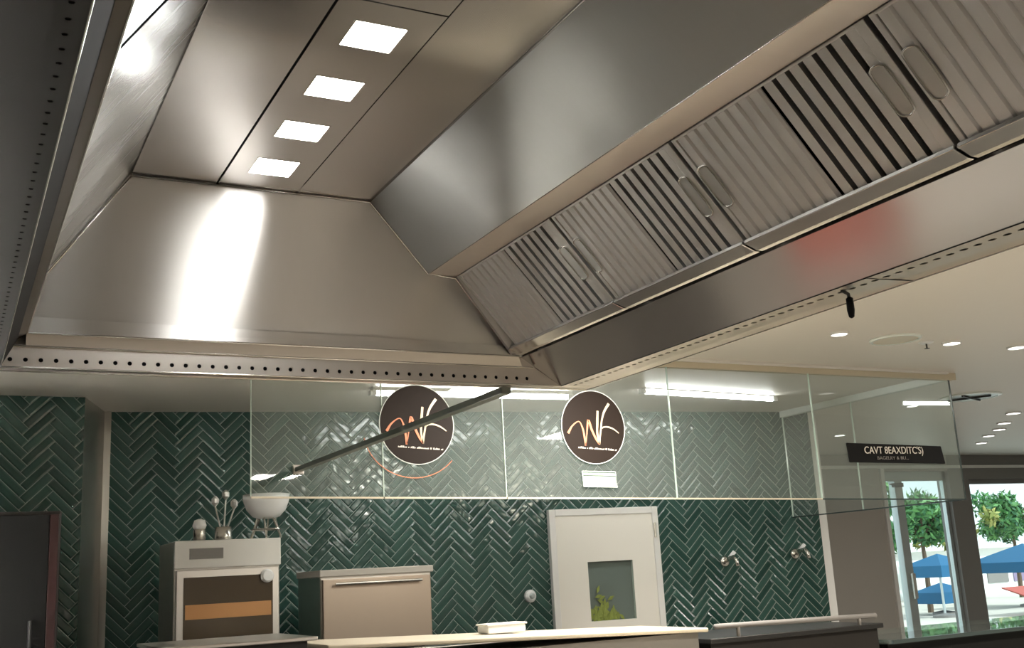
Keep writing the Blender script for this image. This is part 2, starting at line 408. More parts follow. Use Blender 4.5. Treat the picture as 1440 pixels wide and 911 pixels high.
# dark end cheek of the filter bay
poly_o('filter_cheek', [H(Bp[0]-.003, 4.365, Bp[1]-.003), H(Bp[0]+.06, 4.33, Bp[1]+.03), H(Cp[0]+.06, 4.35, Cp[1]+.03), H(Cp[0]-.02, 4.40, Cp[1]-.005)], (0, -.012, 0), 'steel_plain', hood)
# grease gutter in sections
gj = [4.395, 3.472, 2.672, 1.805, .94, .07, YN]
for a, b in zip(gj, gj[1:]):
    bm = B(); y1, y0 = a-.006, b+.006
    prof = [(2.288, 1.032), (2.284, 1.018), (2.335, .999), (2.36, .999), (2.36, 1.008), (2.34, 1.008)]
    solid(bm, [H(x, y0, z) for x, z in prof], H(0, y1-y0, 0) - H(0, 0, 0)); finish('grease_gutter', bm, 'steel_valance', hood, bevel=.0015)
prism('gutter_shadow_gap', [(2.35, 1.03), (2.44, 1.03)], YN, 4.42, 'black', (0, 0, .004))
# right valance: shallow, falling outwards, mitred at the far corner
V0, V1, ZR = 2.385, 2.59, .868
RO = 2.778                                             # outer edge of the right rim
ZV = .998
poly_o('valance', [H(V0, YN, ZV), H(V0, 4.445, ZV), H(V1, 4.445, ZR), H(V1, YN, ZR)], (0, 0, .006), 'steel_valance', hood)
# hole strips
def perforated(name, org, du, dv, nu, pitch, vc, W, r, mat, lead=0., squash=1.0, seg=8, skip=0):
    """strip: du along, dv across (unit vectors), holes every pitch along at vc across, width W; starts lead before first cell"""
    bm = B(); org = Vector(org); du = Vector(du); dv = Vector(dv)
    def P(u, v): return org + du*u + dv*v
    h = pitch/2
    for i in range(nu):
        u0 = i*pitch; c = u0 + h
        cor = [(u0, vc-h), (u0+h, vc-h), (u0+pitch, vc-h), (u0+pitch, vc), (u0+pitch, vc+h), (u0+h, vc+h), (u0, vc+h), (u0, vc)]
        o = [bm.verts.new(P(*q)) for q in cor]
        inn = []
        for (u, v) in cor:
            a = math.atan2(v-vc, u-c); inn.append(bm.verts.new(P(c + r*math.cos(a)*squash, vc + r*math.sin(a))))
        for k in range(8): bm.faces.new((o[k], o[(k+1) % 8], inn[(k+1) % 8], inn[k]))
    e = [bm.verts.new(P(*q)) for q in ((0, 0), (nu*pitch, 0), (nu*pitch, vc-h), (0, vc-h))]; bm.faces.new(e)
    e = [bm.verts.new(P(*q)) for q in ((0, vc+h), (nu*pitch, vc+h), (nu*pitch, W), (0, W))]; bm.faces.new(e)
    bmesh.ops.remove_doubles(bm, verts=bm.verts, dist=.0001)
    return bm, P
# far strip: an upright face under the lip, z .952 .. .868, holes facing the kitchen
p = .0543*S
x_start = .155
YV = 4.447
def panel_mod(o):
    sm = o.modifiers.new('thick', 'SOLIDIFY'); sm.thickness = .002; sm.offset = 0
bm, P_ = perforated('s', H(x_start, YV, .952), (1, 0, 0), (0, 0, -1), 42, p, .053*S, .084*S, .0058, 'steel_rim')
xe = x_start + 42*.0543
v = [bm.verts.new(q) for q in (H(xe, YV, .952), H(2.455, YV, .952), H(2.59, YV, ZR), H(xe, YV, ZR))]; bm.faces.new(v)
v = [bm.verts.new(q) for q in (H(2.37, YV, .952), H(2.37, YV, 1.004), H(2.40, YV, 1.004), H(2.455, YV, .952))]; bm.faces.new(v)
v = [bm.verts.new(q) for q in (H(-.2, YV, .952), H(x_start, YV, .952), H(x_start, YV, ZR), H(-.2, YV, ZR))]; bm.faces.new(v)
panel_mod(finish('far_rim', bm, 'steel_face', hood))
bm = B(); solid(bm, [H(-.2, YV, ZR), H(RO, YV, ZR), H(RO, 4.515, ZR), H(-.2, 4.515, ZR)], (0, 0, .002)); finish('far_rim_underside', bm, 'steel_rim', hood)
# inner lip of the far rim (upright face) with its pale edges
poly_o('inner_lip', [H(.235, 4.432, 1.0), H(2.365, 4.432, 1.0), H(2.385, 4.442, .953), H(.235, 4.442, .953)], (0, .003, 0), 'steel_face', hood)
bm = B(); tube(bm, [H(.235, 4.428, 1.0), H(2.365, 4.428, 1.0)], .0025, 6); finish('lip_edge', bm, 'seam', hood)
bm = B(); tube(bm, [H(.17, 4.441, .951), H(2.44, 4.441, .951)], .0024, 6); tube(bm, [H(-.2, 4.444, ZR), H(2.59, 4.444, ZR)], .0022, 6); tube(bm, [H(-.2, 4.515, ZR), H(RO, 4.515, ZR)], .003, 6); tube(bm, [H(RO, YN, ZR), H(RO, 4.515, ZR)], .003, 6); finish('rim_edge', bm, 'seam', hood)
# right strip, elongated slots
pr = .0507*S; n_r = 98
yr0 = 4.42 - n_r*.0507
bm, P_ = perforated('s', H(RO, yr0, ZR), (0, 1, 0), (-1, 0, 0), n_r, pr, (RO-2.643)*S, (RO-2.59)*S, .0062, 'steel_rim', squash=1.5)
v = [bm.verts.new(q) for q in (H(2.59, 4.42, ZR), H(RO, 4.42, ZR), H(RO, 4.447, ZR), H(2.59, 4.447, ZR))]; bm.faces.new(v)
bmesh.ops.remove_doubles(bm, verts=bm.verts, dist=.0001)
panel_mod(finish('right_rim', bm, 'steel_rim', hood))
bm = B(); tube(bm, [H(2.59, YN, ZR-.001), H(2.59, 4.445, ZR-.001)], .0012, 6); finish('valance_edge', bm, 'dark_metal', hood)
bm = B(); solid(bm, [H(2.588, 2.452, ZR-.003), H(RO, 2.43, ZR-.003), H(RO, 2.434, ZR-.003), H(2.588, 2.456, ZR-.003)], (0, 0, .002)); finish('rim_joint', bm, 'dark_metal', hood)
# left rim: upstand, channel, hole strip; shade put into their dark colours
poly_o('left_lip', [H(.238, YN, 1.0), H(.238, 4.44, 1.0), H(.205, 4.44, .975), H(.205, YN, .975)], (-.004, 0, .004), 'steel_shaded', hood)
bm = B(); tube(bm, [H(.238, YN, 1.0), H(.238, 4.43, 1.0)], .0022, 6); finish('lip_edge', bm, 'seam', hood)
poly_o('left_channel', [H(.205, YN, .975), H(.205, 4.44, .975), H(.152, 4.44, .87), H(.152, YN, .87)], (-.002, 0, .005), 'black', hood)
bm = B(); tube(bm, [H(.152, YN, ZR-.001), H(.152, 4.447, ZR-.001)], .0016, 6); finish('lip_edge', bm, 'seam', hood)
n_l = 96; pl_ = .0525*S
bm, P_ = perforated('s', H(.152, 4.447 - n_l*.0525, ZR), (0, 1, 0), (-1, 0, 0), n_l, pl_, .022*S+.004, .352*S, .0035, 'steel_rim')
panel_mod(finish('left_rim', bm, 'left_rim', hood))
# outside casing (closes the box up to the ceiling)
zt = (CEIL - CAMZ)/S - .004
bm = B()
for poly, of in (([H(RO, YN, ZR), H(RO, 4.515, ZR), H(RO, 4.515, zt), H(RO, YN, zt)], (.006, 0, 0)),
                 ([H(-.2, 4.515, ZR), H(RO, 4.515, ZR), H(RO, 4.515, zt), H(-.2, 4.515, zt)], (0, .006, 0)),
                 ([H(-.2, YN, ZR), H(-.2, 4.515, ZR), H(-.2, 4.515, zt), H(-.2, YN, zt)], (-.006, 0, 0)),
                 ([H(-.2, YN-.02, ZR), H(RO, YN-.02, ZR), H(RO, YN-.02, zt), H(-.2, YN-.02, zt)], (0, -.006, 0))):
    solid(bm, poly, of)
finish('casing', bm, 'steel_plain', hood)
bm = B()
solid(bm, [H(-.2, 4.462, .955), H(RO-.01, 4.462, .955), H(RO-.01, 4.462, .872), H(-.2, 4.462, .872)], (0, .004, 0))
solid(bm, [H(2.60, YN, .89), H(RO-.01, YN, .89), H(RO-.01, 4.45, .89), H(2.60, 4.45, .89)], (0, 0, .004))
solid(bm, [H(-.19, YN, .89), H(.14, YN, .89), H(.14, 4.44, .89), H(-.19, 4.44, .89)], (0, 0, .004))
solid(bm, [H(-.19, YN, .96), H(.2, YN, .985), H(.2, 4.44, .985), H(-.19, 4.44, .96)], (0, 0, .004))
finish('rim_backing', bm, 'black', hood)

# ------------------------------------------------------------ baffle filters
slope = (H(Cp[0]-.012, 0, Cp[1]+.014) - H(Bp[0]+.004, 0, Bp[1]-.004)); SL = slope.length
ex = slope.normalized(); ey = Vector((0, -1, 0)); ez = ex.cross(ey)           # ez points out of the hood plenum or into it
if ez.z > 0: ez = -ez                                                           # face the room below
FR = Matrix((ex, ey, ez)).transposed().to_4x4()
FL = .855*S - .012
def fbox(bm, x0, x1, y0, y1, z0, z1):
    v = box(bm, (x0, y0, z0), (x1, y1, z1)); return v
def make_filter(label, handles=(1, 1)):
    t = thing('baffle_filter', label, 'grease filter', (0, 0, 0), 'baffle filters along the hood')
    def add(name, bm, mat, bevel=0, smooth=False):
        bmesh.ops.recalc_face_normals(bm, faces=bm.faces)
        me = bpy.data.meshes.new(name); bm.to_mesh(me); bm.free()
        for pz in me.polygons: pz.use_smooth = smooth
        o = link(name, me, mat, t)
        if bevel:
            b = o.modifiers.new('b', 'BEVEL'); b.width = bevel; b.segments = 2; b.limit_method = 'ANGLE'
        return o
    F = .012
    bm = B()
    fbox(bm, 0, SL, 0, F*1.0, -.02, .002); fbox(bm, 0, SL, FL-F*1.9, FL, -.02, .002)
    fbox(bm, 0, .006, F, FL-F, -.02, .002); fbox(bm, SL-.008, SL, F, FL-F, -.02, .002)
    add('frame', bm, 'steel_filter', .0015)
    y0, ym, y1 = F, FL*.505, FL-F*1.9
    # closed corrugated half
    bm = B(); k = 8; pw = (ym-y0)/k; prof = []
    for i in range(k):
        a = y0 + i*pw
        prof += [(a, -.006), (a+pw*.12, -.0005), (a+pw*.78, -.0005), (a+pw*.9, -.006)]
    prof.append((ym, -.006))
    v0 = [bm.verts.new((.006, y, z)) for y, z in prof]; v1 = [bm.verts.new((SL-.008, y, z)) for y, z in prof]
    for i in range(len(prof)-1): bm.faces.new((v0[i], v0[i+1], v1[i+1], v1[i]))
    o = add('ribbed_panel', bm, 'steel_filter'); sm = o.modifiers.new('t', 'SOLIDIFY'); sm.thickness = .001
    # open half: seven slots between channel-section baffles
    k = 7; pw = (y1-ym)/k
    for i in range(k):
        a = ym + i*pw + pw*.36; b = ym + (i+1)*pw
        bm = B()
        pr2 = [(a, -.014), (a, 0), (b, 0), (b, -.014), (b-.0012, -.014), (b-.0012, -.0012), (a+.0012, -.0012), (a+.0012, -.014)]
        solid(bm, [(.006, y, z) for y, z in pr2], (SL-.014, 0, 0))
        add('baffle', bm, 'steel_filter')
    bm = B(); fbox(bm, .006, SL-.008, ym, y1, -.026, -.024); add('slot_back', bm, 'black')  # black sheet put behind the slots as their shade
    # pull handles
    for q, on in zip((.026, FL-.034), handles):
        if not on: continue
        L2, Wd = .054, .0155; xc = SL*.47
        path = []
        for j in range(28):
            a = 2*math.pi*j/28; cx, sx = math.cos(a), math.sin(a)
            path.append(Vector((xc + (L2-Wd)*(1 if cx > 0 else -1)*min(1, abs(cx)*3) + Wd*cx*.9, q + Wd*sx*1.15, .004)))
        bm = B(); path.append(path[0]); tube(bm, path, .0022, 8)
        hd = add('handle', bm, 'seam', smooth=True)
        bm = B(); solid(bm, [(pp.x, pp.y, .002) for pp in path[:-1]], (0, 0, .0015)); 
        bmesh.ops.recalc_face_normals(bm, faces=bm.faces)
        me = bpy.data.meshes.new('grip_plate'); bm.to_mesh(me); bm.free(); link('grip_plate', me, 'steel_plain', hd)
    return t
def copytree(o, parent=None):
    c = o.copy(); C.objects.link(c); c.parent = parent
    for ch in list(o.children): copytree(ch, c)
    return c
fl = ['grease filter at the deep far corner of the hood, against the dark cheek plate',
      'grease filter next to the deep far corner one, a grip at each end',
      'grease filter in the middle of the bank, above the red reflection in the valance',
      'dim grease filter at the top corner of the picture, next after the middle one',
      'shadowed grease filter closest to the camera, cut by the picture edge']
yb = [4.335, 3.466, 2.666, 1.799, .93, .06]
f1 = make_filter(fl[0], (0, 1)); f2 = make_filter(fl[1])
fb = [f1, f2, copytree(f2), copytree(f2)]
for i, f in enumerate(fb):
    f['label'] = fl[i]
    f.rotation_euler = FR.to_euler(); f.location = H(Bp[0]+.001, yb[i]-.004, Bp[1]-.003)
    f.scale = (1, (yb[i]-yb[i+1])*S/(.855*S), 1)

# small black clip hooked into the right strip
hk = thing('hanging_clip', 'small black clip hooked into the slots of the hood rim', 'clip', H(2.643, 2.60, .868))
c0 = hk.location
bm = B(); tube(bm, [c0+Vector((-.012, 0, .0)), c0+Vector((-.004, 0, -.004)), c0+Vector((.006, 0, -.008)), c0+Vector((.008, 0, -.02))], .004, 8); finish('hook', bm, 'dark_metal', hk, smooth=True)
bm = B(); lathe(bm, [(.003, 0), (.008, -.004), (.0085, -.03), (.006, -.045), (.002, -.048)], c0+Vector((.008, 0, -.014)), 12); finish('grip', bm, 'black', hk, smooth=True)

# ------------------------------------------------------------ hanging glass screen
GY = 5.2; TH = .010
def zb(x): return 1.925 - (x-1.48)*.0192
xs = [1.285, 1.96, 2.655, 3.765, 4.87, 6.15]
gl_labels = ['hanging glass pane at the free end of the screen, no sign on it',
             'hanging glass pane carrying the round sign crossed by the bar',
             'hanging glass pane carrying the round sign nearest the right hood rim',
             'hanging glass pane in front of the end of the tube lamp and bare green tiles',
             'hanging glass pane carrying the long black sign']
for i, (a, b) in enumerate(zip(xs, xs[1:])):
    a2, b2 = a+.003, b-.003
    t = thing('glass_screen', gl_labels[i], 'glass pane', (a2, GY, zb(a2)), 'hanging glass screen panes')
    z0, z1 = zb(a2), zb(b2)
    poly_o('pane', [(a2, GY, z0), (b2, GY, z1), (b2, GY, 2.698), (a2, GY, 2.698)], (0, TH, 0), 'glass', t)
    e = .0045
    bm = B(); solid(bm, [(b2, GY-.001, z1), (b2+e*.9, GY-.001, z1), (b2+e*.9, GY-.001, 2.698), (b2, GY-.001, 2.698)], (0, TH+.002, 0))
    finish('polished_edge', bm, 'glass_edge' if i < 4 else 'dark_edge', t)
    bm = B(); solid(bm, [(a2, GY-.002, z0-.009), (b2, GY-.002, z1-.009), (b2, GY-.002, z1), (a2, GY-.002, z0)], (0, TH+.004, 0))
    finish('bottom_trim', bm, ('cream_top' if i < 4 else 'dark_edge'), t)
bm = B(); solid(bm, [(1.285, GY, zb(1.285)), (1.289, GY, zb(1.285)), (1.289, GY, 2.655), (1.285, GY, 2.655)], (0, TH, 0))
tp = bpy.data.objects['glass_screen']; finish('polished_edge', bm, 'glass_edge', tp)
# side return
ys = [GY+.012, 6.15, 6.93]
for i, (a, b) in enumerate(zip(ys, ys[1:])):
    t = thing('glass_screen', ['side return glass pane meeting the pane with the black sign',
                               'side return glass pane ending at the green tiled wall'][i], 'glass pane', (6.15, a, 1.835), 'hanging glass screen panes')
    poly_o('pane', [(6.15, a+.003, 1.835), (6.15, b-.003, 1.835), (6.15, b-.003, 2.698), (6.15, a+.003, 2.698)], (-TH, 0, 0), 'glass', t)
    boxo('polished_edge', (6.138, b-.006, 1.835), (6.152, b-.002, 2.655), 'glass_edge', t)
    boxo('bottom_trim', (6.137, a+.003, 1.826), (6.153, b-.003, 1.835), 'dark_edge', t)
ch = thing('ceiling_channel', 'pale metal channel on the ceiling holding the long front of the glass screen', 'channel', (3.7, GY, 2.7), 'glass screen channels')
bm = B(); box(bm, (1.28, GY-.02, 2.65), (6.2, GY-.006, 2.7)); box(bm, (1.28, GY+TH+.006, 2.65), (6.2, GY+TH+.02, 2.7))
finish('profile', bm, 'cream_top', ch, bevel=.002)
bm = B(); box(bm, (1.28, GY-.05, 2.685), (6.1, GY-.022, 2.7)); finish('cover_strip', bm, 'white_paint', ch, bevel=.002)
ch = thing('ceiling_channel', 'pale metal channel on the ceiling running back from the glass corner to the tiles', 'channel', (6.15, 6., 2.7), 'glass screen channels')
bm = B(); box(bm, (6.12, GY+.03, 2.65), (6.134, 6.93, 2.7)); box(bm, (6.156, GY+.03, 2.65), (6.17, 6.93, 2.7))
finish('profile', bm, 'rim_white', ch, bevel=.002)
# grey bar from hood to screen
bt = thing('grey_bar', 'grey bar running from the hood rim across the round sign', 'bar', (1.74, 3.2, 2.12))
bm = B(); box(bm, (1.495, 2.93, 2.042), (1.53, 5.19, 2.064)); finish('bar', bm, 'frame_dark', bt, bevel=.003)
bm = B(); box(bm, (1.485, 5.175, 2.03), (1.54, 5.199, 2.076)); finish('bracket', bm, 'steel_plain', bt, bevel=.003)

# ------------------------------------------------------------ round signs
def ribbon(bm, pts, widths, y, depth=.003):
    """flat brush stroke through 2D points with widths"""
    # smooth by Catmull-Rom
    P2 = []; W2 = []
    n = len(pts)
    for i in range(n-1):
        p0, p1, p2, p3 = pts[max(i-1, 0)], pts[i], pts[i+1], pts[min(i+2, n-1)]
        for s in range(6):
            t = s/6
            P2.append(tuple(.5*((2*p1[k]) + (-p0[k]+p2[k])*t + (2*p0[k]-5*p1[k]+4*p2[k]-p3[k])*t*t + (-p0[k]+3*p1[k]-3*p2[k]+p3[k])*t**3) for k in (0, 1)))
            W2.append(widths[i]*(1-t)+widths[i+1]*t)
    P2.append(pts[-1]); W2.append(widths[-1])
    L = []; R = []
    for i, (x, z) in enumerate(P2):
        a = P2[max(i-1, 0)]; b = P2[min(i+1, len(P2)-1)]
        d = Vector((b[0]-a[0], b[1]-a[1])); d = d.normalized() if d.length > 1e-9 else Vector((1, 0)); nrm = Vector((-d.y, d.x))
        w = W2[i]/2
        L.append((x+nrm.x*w, z+nrm.y*w)); R.append((x-nrm.x*w, z-nrm.y*w))
    for i in range(len(P2)-1):
        q = [L[i], L[i+1], R[i+1], R[i]]
        solid(bm, [(a, y, b) for a, b in q], (0, -depth, 0))
SC = .205
# strokes in units of the disc radius, from the sign's own lettering
def uv(px, py): return ((px-372)/348., (447-py)/405.)
W1 = [(82, 520), (130, 440), (205, 388), (240, 450), (256, 540), (266, 655)]
W2_ = [(266, 650), (285, 540), (312, 375), (345, 480), (385, 580), (420, 645)]
K1 = [(425, 265), (412, 400), (404, 520), (418, 640)]
K2 = [(558, 180), (500, 270), (465, 370), (448, 470), (425, 590), (420, 645)]
K3 = [(450, 470), (480, 448), (530, 446), (590, 468), (648, 513)]
def logo(cx, cz, label, ring=False):
    t = thing('round_sign', label, 'sign', (cx, GY-.006, cz), 'round brown signs on the glass')
    y = GY-.002
    bm = B(); lathe(bm, [(SC*.985, 0), (SC, -.002), (SC, -.006), (SC*.985, -.008)], (cx, y, cz), 64, 'y'); finish('disc', bm, 'brown_disc', t)
    bm = B(); ring_pts = [(cx+SC*1.01*math.cos(a*math.pi/32), y-.004, cz+SC*1.01*math.sin(a*math.pi/32)) for a in range(65)]
    tube(bm, ring_pts, .003, 6); finish('rim', bm, 'rim_white', t)
    def stroke(name, P, w, mat):
        bm = B(); ribbon(bm, [(cx+uv(*q)[0]*SC, cz+uv(*q)[1]*SC) for q in P], [v*SC/350*.9 for v in w], y-.008); return finish(name, bm, mat, t)
    stroke('letter_stroke', W1, [30, 16, 10, 18, 22, 20], 'copper'); stroke('letter_stroke', W2_, [12, 12, 26, 26, 22, 10], 'copper')
    stroke('letter_stroke', K1, [24, 26, 22, 14], 'pale_gold'); stroke('letter_stroke', K2, [30, 24, 18, 18, 22, 14], 'pale_gold'); stroke('letter_stroke', K3, [10, 14, 16, 14, 8], 'pale_gold')
    # tagline: small worn italic lettering
    bm = B(); rnd = random.Random(3); u = -.56
    x = cx - SC*.54
    while x < cx + SC*.68:
        w = rnd.uniform(.5, 1)*.0065
        if rnd.random() < .12: x += .006
        hgt = rnd.choice([.006, .006, .0075, .010])
        z = cz - SC*.615 - (x-cx)*.06
        solid(bm, [(x, y-.008, z), (x+w, y-.008, z), (x+w+.0015, y-.008, z+hgt), (x+.0015, y-.008, z+hgt)], (0, -.001, 0)); x += w+.002
    finish('tagline', bm, 'lettering', t)
    if ring:
        bm = B(); pts = [(cx-.02+SC*1.34*math.cos(math.radians(a)), y-.004, cz-.03+SC*1.2*math.sin(math.radians(a))) for a in range(190, 325, 5)]
        tube(bm, pts, .0025, 6); finish('outer_ring', bm, 'copper', t)
    return t
logo(2.149, 2.285, 'round brown sign with copper WK lettering, crossed by the grey bar', True)
logo(3.222, 2.285, 'round brown sign with copper WK lettering, unobstructed, above the mint card')
cd = thing('card_holder', 'small mint white card holder on the glass below the round sign', 'card holder', (3.235, GY-.006, 1.95))
bm = B(); solid(bm, [(3.125, GY-.0005, 2.035), (3.345, GY-.0005, 2.03), (3.35, GY-.0005, 1.948), (3.13, GY-.0005, 1.955)], (0, -.004, 0)); finish('card', bm, 'mint', cd)
bm = B(); tube(bm, [(3.125, GY-.009, 2.037), (3.345, GY-.009, 2.032), (3.35, GY-.009, 1.946), (3.13, GY-.009, 1.953), (3.125, GY-.009, 2.037)], .003, 6); tube(bm, [(3.125, GY-.009, 2.018), (3.345, GY-.009, 2.012)], .0018, 6); finish('rim', bm, 'rim_white', cd)

# ------------------------------------------------------------ long black sign
def text(name, body, size, loc, mat, parent, sx=1., align='CENTER', shear=0):
    cu = bpy.data.curves.new(name, 'FONT'); cu.body = body; cu.size = size; cu.extrude = .001; cu.align_x = align; cu.align_y = 'CENTER'; cu.shear = shear
    o = bpy.data.objects.new(name, cu); C.objects.link(o)
    cu.materials.append(M[mat]); o.parent = parent; o.rotation_euler = (math.pi/2, 0, 0); o.scale = (sx, 1, 1)
    bpy.context.view_layer.update()
    me = bpy.data.meshes.new_from_object(o.evaluated_get(bpy.context.evaluated_depsgraph_get()))
    q = bpy.data.objects.new(name, me); C.objects.link(q); q.parent = parent; q.rotation_euler = o.rotation_euler; q.scale = o.scale
    bpy.data.objects.remove(o); q.location = Vector(loc) - Vector(parent.location)
    return q
sg = thing('name_sign', 'long black sign with white capital lettering hung on the glass above the doorway', 'sign', (5.54, GY-.006, 2.08))
poly_o('board', [(5.115, GY-.0005, 2.208), (5.965, GY-.0005, 2.19), (5.985, GY-.0005, 2.072), (5.125, GY-.0005, 2.083)], (0, -.012, 0), 'black', sg, bevel=.004)
text('lettering', "CAVT 8EAXDITC'S)", .066, (5.52, GY-.017, 2.158), 'lettering', sg, .95)
text('small_lettering', "BAGELRY & BU...", .03, (5.5, GY-.017, 2.108), 'steel_plain', sg, 1.3)

# ------------------------------------------------------------ lamps and ceiling fittings
def batten(label, p, q):
    p, q = Vector(p), Vector(q); t = thing('tube_lamp', label, 'ceiling lamp', (*((p+q)/2).to_2d(), CEIL), 'ceiling tube lamps')
    d = (q-p).normalized(); s = Vector((-d.y, d.x, 0))*.03; z = Vector((0, 0, 1))
    bm = B(); solid(bm, [p-s, q-s, q+s, p+s], z*(CEIL-p.z)); finish('housing', bm, 'white_paint', t, bevel=.003)
    bm = B(); tube(bm, [p+d*.02-z*.014, q-d*.02-z*.014], .016, 10); finish('tube', bm, 'tube_white', t, smooth=True)
    for e in (p+d*.01, q-d*.01):
        bm = B(); box(bm, e-Vector((.02, .02, .03)), e+Vector((.02, .02, .0))); finish('end_cap', bm, 'white_plastic', t)
    return t
batten('tube lamp on the ceiling whose far end shows past the round sign', (2.35, 6.42, 2.68), (3.78, 6.36, 2.68))
batten('tube lamp on the ceiling over the bare green tiles, free of the signs', (4.2, 6.12, 2.692), (5.5, 6.26, 2.692))
def disc(name, label, cat, x, y, r, mats, group=None, drop=.012, inner=.86):
    t = thing(name, label, cat, (x, y, CEIL), group)
    bm = B(); lathe(bm, [(r, 0), (r, -drop*.5), (r*.95, -drop), (r*inner, -drop), (r*inner, -.001)], (x, y, CEIL), 40); finish('ring', bm, mats[0], t, smooth=False)
    bm = B(); lathe(bm, [(r*inner, -.002), (r*inner, -drop*.7), (r*.3, -drop*.8)], (x, y, CEIL), 32); finish('cover', bm, mats[1], t)
    return t
disc('ceiling_speaker', 'large round flush fitting with cream cover on the ceiling by the hood', 'ceiling fitting', 4.79, 4.38, .145, ('rim_white', 'cream_top'))
t = disc('ceiling_speaker', 'large round ceiling fitting with dark cross bars beyond the glass corner', 'ceiling fitting', 7.29, 5.98, .24, ('rim_white', 'frame_metal'))
bm = B(); tube(bm, [(7.1, 5.9, 2.683), (7.48, 6.05, 2.683)], .008, 6); tube(bm, [(7.2, 6.13, 2.683), (7.36, 5.84, 2.683)], .008, 6); finish('cross_bar', bm, 'dark_metal', t)
t = thing('sprinkler_head', 'small ceiling sprinkler with a white rose beside the large cream round fitting', 'sprinkler', (5.07, 4.41, CEIL))
bm = B(); lathe(bm, [(.045, 0), (.045, -.004), (.03, -.01), (.012, -.012)], (5.07, 4.41, CEIL), 24); finish('rose', bm, 'white_plastic', t)
bm = B(); tube(bm, [(5.07, 4.41, CEIL-.01), (5.07, 4.41, CEIL-.04)], .005, 8); lathe(bm, [(.004, -.036), (.016, -.038), (.016, -.04), (.004, -.042)], (5.07, 4.41, CEIL), 12); finish('deflector', bm, 'dark_metal', t)
dls = [(4.324, 4.342, .05, 'recessed downlight closest to the slotted rim of the hood'),
       (5.241, 4.374, .055, 'recessed downlight just past the sprinkler'),
       (5.807, 4.368, .06, 'recessed downlight in line after the sprinkler, at the picture edge'),
       (7.142, 6.45, .05, 'recessed downlight seen through the glass corner'),
       (8.663, 6.665, .07, 'recessed downlight beyond the barred round fitting, first of the far cluster'),
       (9.243, 7.233, .07, 'recessed downlight second in the receding far cluster'),
       (9.678, 7.645, .07, 'recessed downlight third in the receding far cluster'),
       (10.077, 8.107, .07, 'recessed downlight fourth in the receding far cluster'),
       (10.646, 8.676, .07, 'recessed downlight closest to the far doorway'),
       (8.0, 8.2, .06, 'recessed downlight above the plain grey wall'),
       (8.9, 8.9, .06, 'recessed downlight near the black sign, deep in the room')]
for x, y, r, lb in dls:
    disc('downlight', lb, 'downlight', x, y, r, ('white_plastic', 'downlight'), 'recessed ceiling downlights')

# ------------------------------------------------------------ kitchen equipment along the tiled wall
# worktop the appliances stand on
wt = thing('back_counter', 'low dark counter under the ovens at the tiled wall', 'counter', (1.9, 6.7, 0))
boxo('worktop', (.95, 6.3, 1.06), (3.75, 6.98, 1.10), 'steel_plain', wt, .004)
boxo('carcass', (.98, 6.36, 0), (3.72, 6.96, 1.06), 'fridge', wt)
def oven():
    t = thing('combi_oven', 'tall steel oven with a pale control band and a brown glass door', 'oven', (1.455, 6.6, 1.10))
    x0, x1, yf, z0, z1 = 1.155, 1.76, 6.4, 1.115, 1.785
    boxo('body', (x0, yf+.03, z0), (x1, 6.9, z1), 'steel_plain', t, .008)
    boxo('control_panel', (x0, yf, 1.63), (x1, yf+.03, z1), 'white_paint', t, .005)
    boxo('display', (x0+.08, yf-.003, 1.68), (x0+.27, yf+.002, 1.74), 'beam_grey', t)
    d = boxo('door', (x0+.01, yf, z0+.01), (x1-.01, yf+.03, 1.622), 'steel_plain', t, .005)
    bm = B(); box(bm, (x0+.05, yf-.004, z0+.08), (x1-.05, yf+.002, 1.58)); finish('glass', bm, 'brown_glass', d, origin=t.location)
    bm = B(); box(bm, (x0+.06, yf-.007, 1.35), (x1-.06, yf-.003, 1.43)); finish('glow_band', bm, 'amber', d, origin=t.location)  # orange glow in the door glass, put into plain colour
    bm = B(); lathe(bm, [(.038, 0), (.038, -.02), (.028, -.035)], (1.675, yf, 1.57), 20, 'y'); finish('knob', bm, 'white_plastic', t)
    for x in (x0+.05, x1-.05):
        bm = B(); tube(bm, [(x, yf+.08, 1.10), (x, yf+.08, 1.118)], .018); finish('foot', bm, 'black', t)
oven()
def grill():
    t = thing('countertop_grill', 'wide low steel toaster oven with a lighter top edge between dark tiles and the oven', 'oven', (2.35, 6.6, 1.10))
    x0, x1, yf, z0, z1 = 2.0, 2.715, 6.4, 1.115, 1.585
    boxo('body', (x0, yf+.02, z0), (x1, 6.88, 1.56), 'steel_plain', t, .008)
    boxo('lid', (x0-.008, yf-.005, 1.545), (x1+.008, 6.89, z1), 'grey_wall', t, .006)
    d = boxo('door', (x0+.01, yf-.002, z0+.03), (x1-.01, yf+.02, 1.53), 'brown_steel', t, .005)
    bm = B(); tube(bm, [(x0+.08, yf-.03, 1.5), (x1-.08, yf-.03, 1.5)], .008); 
    for x in (x0+.1, x1-.1): tube(bm, [(x, yf-.03, 1.5), (x, yf, 1.5)], .006)
    finish('handle', bm, 'seam', d, origin=t.location)
    for x in (x0+.05, x1-.05):
        bm = B(); tube(bm, [(x, yf+.08, 1.10), (x, yf+.08, 1.118)], .018); finish('foot', bm, 'black', t)
grill()
